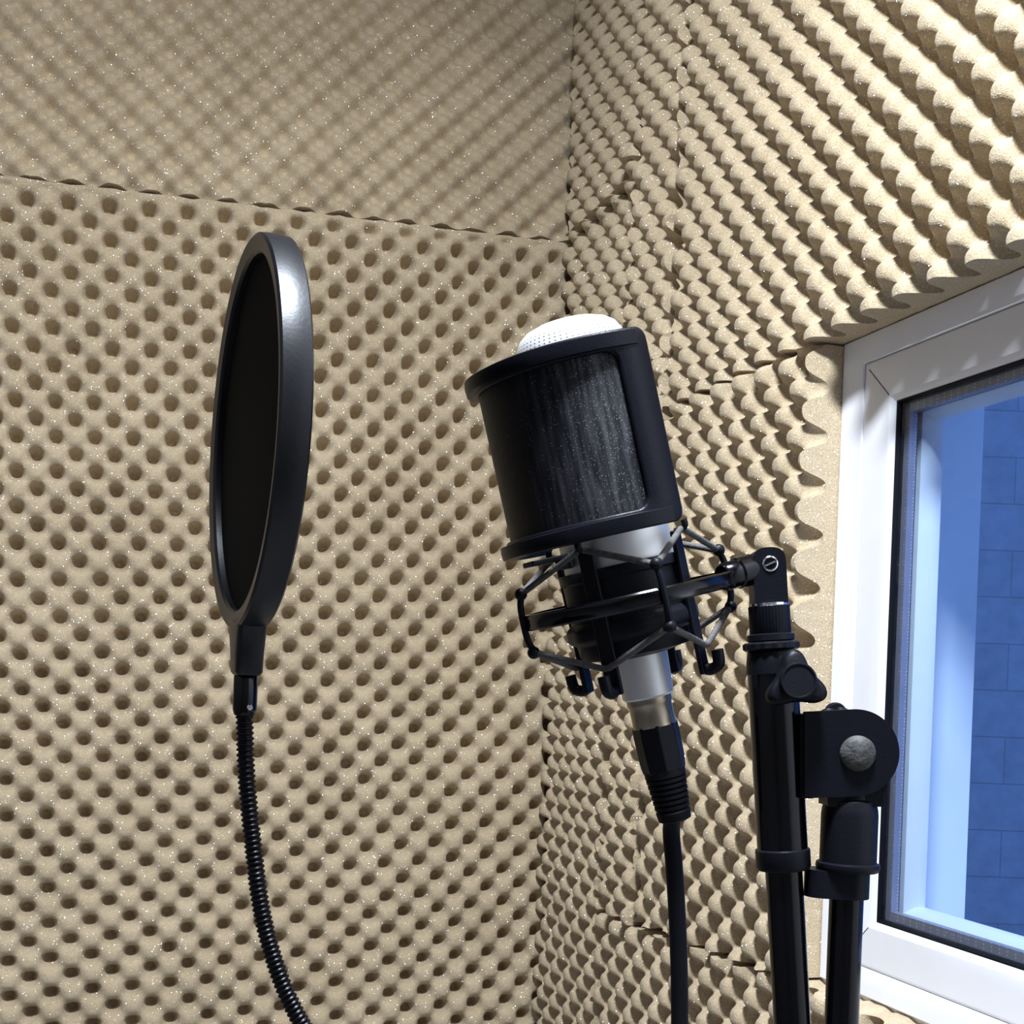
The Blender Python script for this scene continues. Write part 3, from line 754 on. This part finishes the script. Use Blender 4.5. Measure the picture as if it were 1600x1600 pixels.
for ph in INH:
    e1 = mo(SO, 1, ph, 0) - SO; e2 = MU.cross(e1)
    mb = MB()
    box(mb, mo(SO, 0.0309, ph, -0.0065), e1 * 0.0012, e2 * 0.0038, MU * 0.0335)
    box(mb, mo(SO, 0.0290, ph, 0.0), e1 * 0.0020, e2 * 0.0034, MU * 0.012)
    ar = mb.build('cradle_arm', M['black_paint'], sm, bevel=0.0007)
    mb = MB()
    tube(mb, smooth_path([mo(SO, 0.031, ph, 0.0265), mo(SO, 0.0345, ph, 0.0268), mo(SO, 0.0364, ph, 0.0285), mo(SO, 0.0362, ph, 0.0308)], 5), 0.0016, 10)
    mb.build('upper_hook', M['black_paint'], ar)
    mb = MB()
    tube(mb, smooth_path([mo(SO, 0.031, ph, -0.0375), mo(SO, 0.0345, ph, -0.0385), mo(SO, 0.0385, ph, -0.0365), mo(SO, 0.0392, ph, -0.0300)], 5), lambda i: 0.0028, 12)
    mb.build('lower_hook', M['black_paint'], ar)
# clamp barrel from the ring to the swivel
rq = mo(SO, 1, 90, 0) - SO
sw_c = at(1197, 900, 0.600)
b0 = mo(SO, RG - 0.004, 84, 0.001)
b1 = at(1176, 889, 0.600)
bd = (b1 - b0).normalized(); bl = (b1 - b0).length
mb = MB(); lathe(mb, b0, bd, [(0.0058, 0), (0.0066, 0.001), (0.0066, bl * .45), (0.0074, bl * .5), (0.0074, bl * .95), (0.0060, bl)], 40); mb.build('clamp_barrel', M['black_gloss'], sm)
# swivel block: rounded top, flat flanks
sx_ = (CR - BD * CR.dot(BD)).normalized(); sy_ = BD.cross(sx_).normalized()
if sy_.y < 0: sy_ = -sy_
w2 = 0.0077; top = bpt(883); bot = bpt(944)
ol = [bot + sx_ * -w2 * 1.0, bot + sx_ * w2 * 1.0]
for k in range(0, 25):
    a = PI * k / 24; ca = math.cos(a); sa = math.sin(a)
    e = 0.72
    ol.append(top + sx_ * w2 * math.copysign(abs(ca) ** e, ca) - BD * (w2 * abs(sa) ** e))
mb = MB(); prism(mb, ol, sy_ * 0.0145); sw = mb.build('swivel_block', M['black_paint'], sm, bevel=0.0012)
sc = top - BD * 0.000 + sx_ * 0.0002 - sy_ * 0.0073
mb = MB(); lathe(mb, sc + sy_ * 0.001, -sy_, [(0.0036, 0), (0.0036, 0.0014), (0.0031, 0.0017), (0.0028, 0.0010), (1e-4, 0.0010)], 32, cap=False)
scr = mb.build('screw_rim', M['chrome'], sw)
mb = MB(); lathe(mb, sc + sy_ * 0.001, -sy_, [(0.0027, 0), (0.0027, 0.0012), (1e-4, 0.0014)], 32, cap=False); so = mb.build('screw_head', M['black_gloss'], sw)
mb = MB(); box(mb, sc - sy_ * 0.0005, (sx_ * 0.9 - BD * 0.35).normalized() * 0.0026, (sx_ * 0.35 + BD * 0.9).normalized() * 0.00035, sy_ * 0.0002); mb.build('screw_slot', M['chrome'], scr)
def seg_on_boom(mb, y0, y1, prof, segn=48, wob=None):
    p = bpt(y0); L = (bpt(y1) - bpt(y0)).length
    lathe(mb, p, BD, [(r, k * L) for (r, k) in prof], segn, wob=wob); return mb
mb = MB(); seg_on_boom(mb, 942, 947, [(0.0080, 0), (0.0092, 0.2), (0.0092, 1)]); mb.build('thread_ring', M['chrome'], sm)
mb = MB(); seg_on_boom(mb, 946, 993, [(0.0090, 0), (0.0095, 0.04), (0.0095, 0.96), (0.0092, 1)], 120, wob=lambda a, i: 0.012 * math.cos(40 * a)); mb.build('knurled_nut', M['black_paint'], sm)
mb = MB(); seg_on_boom(mb, 990, 1002, [(0.0096, 0), (0.0110, 0.15), (0.0110, 0.9), (0.0104, 1)]); mb.build('nut_flange', M['black_plastic'], sm)

# ------------------------------------------------------------------ microphone stand with folded boom
VP = at(1325, 1340, 0.600)                   # vertical pole passes here
def vpt(y):                                  # point on the vertical pole at picture height y
    z = (1340 - y) * 0.6 / F
    return Vector((VP.x, VP.y, VP.z + z))
st = thing('microphone_stand', Vector((VP.x, VP.y, 0)), 'black microphone stand with boom folded upright, beside the window', 'microphone stand')
mb = MB(); seg_on_boom(mb, 1003, 1016, [(0.0118, 0), (0.0130, 0.2), (0.0130, 0.8), (0.0120, 1)], 96, wob=lambda a, i: 0.03 * math.cos(16 * a)); mb.build('lock_ring', M['black_plastic'], st)
mb = MB(); seg_on_boom(mb, 1015, 1053, [(0.0104, 0), (0.0112, 0.12), (0.0119, 0.5), (0.0121, 0.98), (0.0112, 1)]); mb.build('tube_cap', M['black_plastic'], st)
mb = MB(); seg_on_boom(mb, 1050, 1328, [(0.0117, 0), (0.0117, 1)]); mb.build('boom_tube', M['black_gloss'], st)
mb = MB(); seg_on_boom(mb, 1325, 1358, [(0.0118, 0), (0.0127, 0.06), (0.0127, 0.85), (0.0118, 1), (0.0090, 1)]); mb.build('boom_collar', M['black_plastic'], st)
mb = MB(); seg_on_boom(mb, 1350, 2250, [(0.0086, 0), (0.0086, 1)]); mb.build('boom_rod', M['black_gloss'], st)
mb = MB(); seg_on_boom(mb, 2240, 2330, [(0.0090, 0), (0.0100, 0.05), (0.0100, 0.9), (0.0080, 1)]); mb.build('boom_end_cap', M['black_plastic'], st)
# three-lobed wing knob
kc = at(1243, 1066, 0.580)
kd = (Vector((0, 0, EYE)) - kc).normalized(); kd = (kd + CR * 0.22 + CU * 0.10).normalized()
kx = (CR - kd * CR.dot(kd)).normalized(); ky = kd.cross(kx)
if ky.z < 0: ky = -ky
def lobed(r0, amp, rot, k0):
    pts = []
    for k in range(72):
        a = 2 * PI * k / 72
        r = r0 + amp * max(0.0, 0.5 + 0.5 * math.cos(3 * (a - rot))) ** 1.6
        pts.append((r * math.cos(a), r * math.sin(a)))
    return pts
V = []
levels = [(0.60, -0.006), (0.95, -0.0048), (1.0, -0.003), (1.0, 0.001), (0.93, 0.0032), (0.80, 0.0042)]
for (s, h) in levels:
    V += [kc + kx * (x_ * s) + ky * (y_ * s) + kd * h for (x_, y_) in lobed(0.0090, 0.0062, math.radians(-26), 0)]
Fc = [(i * 72 + k, i * 72 + (k + 1) % 72, (i + 1) * 72 + (k + 1) % 72, (i + 1) * 72 + k) for i in range(len(levels) - 1) for k in range(72)]
Fc += [tuple(range(72))[::-1], tuple((len(levels) - 1) * 72 + k for k in range(72))]
mb = MB(); mb.add(V, Fc)
lathe(mb, kc - kd * 0.022, kd, [(0.0072, 0), (0.0078, 0.006), (0.0085, 0.018)], 32)
kn = mb.build('wing_knob', M['black_plastic'], st)
mb = MB(); lathe(mb, kc + kd * 0.0020, kd, [(0.0084, 0), (0.0084, 0.0045), (0.0079, 0.0052), (0.0073, 0.0052), (0.0070, 0.0046), (0.0035, 0.0046), (1e-4, 0.0046)], 48, cap=False); mb.build('knob_face', M['black_plastic'], kn)
# clutch: a pair of rounded plates and the block between them
def plate_outline(Y):
    pts = [at(1256, 1247, Y), at(1256, 1112, Y)]
    for k in range(0, 41):
        a = math.radians(96 - 186 * k / 40)
        pts.append(at(1336 + 68 * math.cos(a), 1176 - 68 * math.sin(a), Y))
    return pts
for Y, nm in ((0.5895, 'clutch_plate'), (0.6105, 'clutch_plate')):
    mb = MB(); prism(mb, plate_outline(Y), FW * 0.0030); mb.build(nm, M['black_paint'], st, bevel=0.0007)
mb = MB()
prism(mb, [at(1262, 1243, .6), at(1262, 1118, .6), at(1330, 1120, .6), at(1372, 1140, .6), at(1388, 1176, .6), at(1372, 1246, .6), at(1372, 1258, .6), at(1286, 1258, .6), at(1286, 1243, .6)], FW * 0.0178)
box(mb, at(1254, 1180, 0.6), CR * 0.0035, CU * 0.0195, FW * 0.010)
mb.build('clutch_block', M['black_plastic'], st, bevel=0.001)
bc = at(1340, 1177, 0.588)
mb = MB(); lathe(mb, bc, -FW, [(0.0082, -0.001), (0.0082, 0.0008), (0.0074, 0.0024), (0.0055, 0.0036), (0.003, 0.0042), (1e-4, 0.0044)], 48, cap=False); mb.build('pivot_bolt', M['worn'], st)
mb = MB()
lathe(mb, at(1304, 1142, 0.612), FW, [(0.006, 0), (0.006, 0.006), (0.003, 0.008)], 24)
for s_ in (-1, 1):
    tube(mb, smooth_path([at(1304, 1142, 0.616), at(1304 + 8 * s_, 1124, 0.620), at(1304 + 10 * s_, 1110 + 2 * (s_ < 0), 0.622)], 6), lambda i: 0.0040, 12)
lathe(mb, at(1304, 1114, 0.6235), FW * -1, [(0.0045, -0.001), (0.0052, 0), (0.0052, 0.003), (0.0045, 0.004)], 20)
mb.build('wing_nut', M['black_plastic'], st)
def seg_on_pole(mb, y0, y1, prof, segn=48):
    p = vpt(y0); L = (vpt(y0) - vpt(y1)).length
    lathe(mb, p, -UP, [(r, k * L) for (r, k) in prof], segn); return mb
mb = MB(); seg_on_pole(mb, 1247, 1349, [(0.0098, -0.1), (0.0100, 0), (0.0118, 0.04), (0.0128, 0.16), (0.0131, 0.25), (0.0131, 1)]); mb.build('pole_sleeve', M['black_plastic'], st)
mb = MB(); seg_on_pole(mb, 1346, 1360, [(0.0131, 0), (0.0146, 0.15), (0.0148, 0.6), (0.0140, 1)]); mb.build('sleeve_flange', M['black_plastic'], st)
# clamp tab under the flange
tc_ = vpt(1380); ol = []
xd = Vector((1, 0, 0))
for k in range(0, 25):
    a = math.radians(90 + 180 * k / 24); ol.append(tc_ + xd * (-0.0115 + 0.0085 * math.cos(a)) + FW * 0.0085 * math.sin(a))
for k in range(0, 25):
    a = math.radians(-90 + 180 * k / 24); ol.append(tc_ + xd * (0.0010 + 0.0092 * math.cos(a)) + FW * 0.0104 * math.sin(a))
mb = MB(); prism(mb, ol, UP * 0.0128); mb.build('clamp_band', M['black_plastic'], st, bevel=0.001)
mb = MB(); zt = vpt(1395).z; lathe(mb, Vector((VP.x, VP.y, zt)), -UP, [(0.0079, 0), (0.0079, zt - 0.62)], 40); mb.build('inner_pole', M['black_gloss'], st)
mb = MB(); lathe(mb, Vector((VP.x, VP.y, 0.62)), -UP, [(0.0115, -0.01), (0.013, 0), (0.013, 0.05), (0.011, 0.055), (0.0105, 0.06), (0.0105, 0.52), (0.014, 0.53), (0.014, 0.56)], 40); mb.build('outer_pole', M['black_gloss'], st)
for k in range(3):
    a = math.radians(80 + 120 * k); dv = Vector((math.cos(a), math.sin(a), 0)); c = Vector((VP.x, VP.y, 0))
    mb = MB(); tube(mb, [c + dv * 0.012 + UP * 0.20, c + dv * 0.24 + UP * 0.012], 0.0075, 16)
    tube(mb, [c + dv * 0.010 + UP * 0.08, c + dv * 0.125 + UP * 0.105], 0.004, 10)
    lg = mb.build('leg', M['black_gloss'], st)
    mb = MB(); tube(mb, [c + dv * 0.225 + UP * 0.0235, c + dv * 0.262 + UP * 0.0095], 0.0095, 16); mb.build('rubber_foot', M['rubber'], lg)

# ------------------------------------------------------------------ cable with its plug
cab = thing('microphone_cable', Vector((0.12, 0.62, 0)), 'black cable with ribbed plug hanging from the microphone', 'cable')
p0 = mpt(1084); L1 = (mpt(1131) - p0).length
mb = MB(); lathe(mb, p0, -MU, [(0.0096, -0.002), (0.0108, 0), (0.0108, L1 * .25), (0.0102, L1 * .3), (0.0102, L1 * .9), (0.0106, L1)], 48); mb.build('plug_barrel', M['nickel'], cab)
p1 = mpt(1128); L2 = (mpt(1204) - p1).length
mb = MB(); lathe(mb, p1, -MU, [(0.0102, 0), (0.0110, 0.0008), (0.0112, L2 * .2), (0.0110, L2 * .75), (0.0104, L2 * .97), (0.0096, L2)], 8); mb.build('plug_shell', M['black_paint'], cab, bevel=0.0012, sharp=25)
p2 = mpt(1200); L3 = (mpt(1284) - p2).length
bp_ = [(0.0098, 0), (0.0098, 0.0035)]
nr = 6
for k in range(nr):
    h0 = 0.0040 + (L3 - 0.010) * k / nr; h1 = 0.0040 + (L3 - 0.010) * (k + 0.68) / nr; rr = 0.0096 - 0.0014 * k / nr
    bp_ += [(rr - 0.0012, h0), (rr, h0 + 0.0003), (rr, h1), (rr - 0.0012, h1 + 0.0003)]
bp_ += [(0.0084, L3 - 0.005), (0.0078, L3 - 0.001), (0.0055, L3)]
mb = MB(); lathe(mb, p2, -MU, bp_, 48); mb.build('strain_relief', M['rubber'], cab)
yb = 0.6165
cp = [mpt(1270), at(1049, 1300, yb), at(1053, 1350, yb), at(1058, 1430, yb), at(1061, 1510, yb), at(1062, 1600, yb), at(1062, 1800, .615), at(1058, 2300, .615), at(1055, 3200, .615)]
e = cp[-1]
cp += [Vector((e.x, e.y, 0.55)), Vector((e.x - 0.005, e.y, 0.2)), Vector((e.x - 0.01, e.y + 0.01, 0.06)), Vector((e.x - 0.03, e.y + 0.03, 0.012)), Vector((e.x - 0.10, e.y + 0.06, 0.0048)), Vector((e.x - 0.25, e.y + 0.02, 0.0048)), Vector((e.x - 0.40, e.y - 0.15, 0.0048)), Vector((e.x - 0.38, e.y - 0.45, 0.0048))]
mb = MB(); tube(mb, smooth_path(cp, 10), 0.0042, 16); mb.build('cord', M['rubber'], cab)

# ------------------------------------------------------------------ ceiling lamp and daylight
LP = W(1.62, -0.54, ZC)
lamp = thing('ceiling_light', LP, 'round white ceiling light behind and above the viewer', 'ceiling light')
mb = MB(); lathe(mb, LP, -UP, [(0.150, 0), (0.150, 0.020), (0.146, 0.026), (0.125, 0.028), (0.125, 0.020), (0.125, 0.0)], 48, cap=False); mb.build('housing', M['pvc'], lamp)
m, nt, b = new_mat('lamp_diffuser')
b.inputs['Base Color'].default_value = (0.8, 0.8, 0.8, 1)
b.inputs['Emission Color'].default_value = (0.80, 0.88, 1.0, 1)
b.inputs['Emission Strength'].default_value = 610.0
mb = MB(); lathe(mb, LP, -UP, [(1e-4, 0.024), (0.124, 0.024)], 24, cap=False); mb.build('diffuser', m, lamp)

wd = bpy.data.worlds.new('dusk_sky'); SC.world = wd; wd.use_nodes = True
bg = wd.node_tree.nodes['Background']
bg.inputs['Color'].default_value = (0.14, 0.35, 1.0, 1); bg.inputs['Strength'].default_value = 1.25

# ------------------------------------------------------------------ camera
cam = bpy.data.cameras.new('camera'); co = bpy.data.objects.new('camera', cam); COL.objects.link(co)
cam.sensor_fit = 'HORIZONTAL'; cam.sensor_width = 36.0; cam.lens = 36.0 * F / 1600.0
cam.shift_x = 0.0; cam.shift_y = (PY - 800.0) / 1600.0
cam.clip_start = 0.02; cam.clip_end = 50
mt = Matrix(((CR.x, CU.x, -FW.x, 0), (CR.y, CU.y, -FW.y, 0), (CR.z, CU.z, -FW.z, EYE), (0, 0, 0, 1)))
co.matrix_world = mt
SC.camera = co

SC.view_settings.view_transform = 'Standard'
SC.view_settings.look = 'None'
SC.view_settings.gamma = 1.0
SC.view_settings.use_curve_mapping = False
SC.view_settings.exposure = 0.0
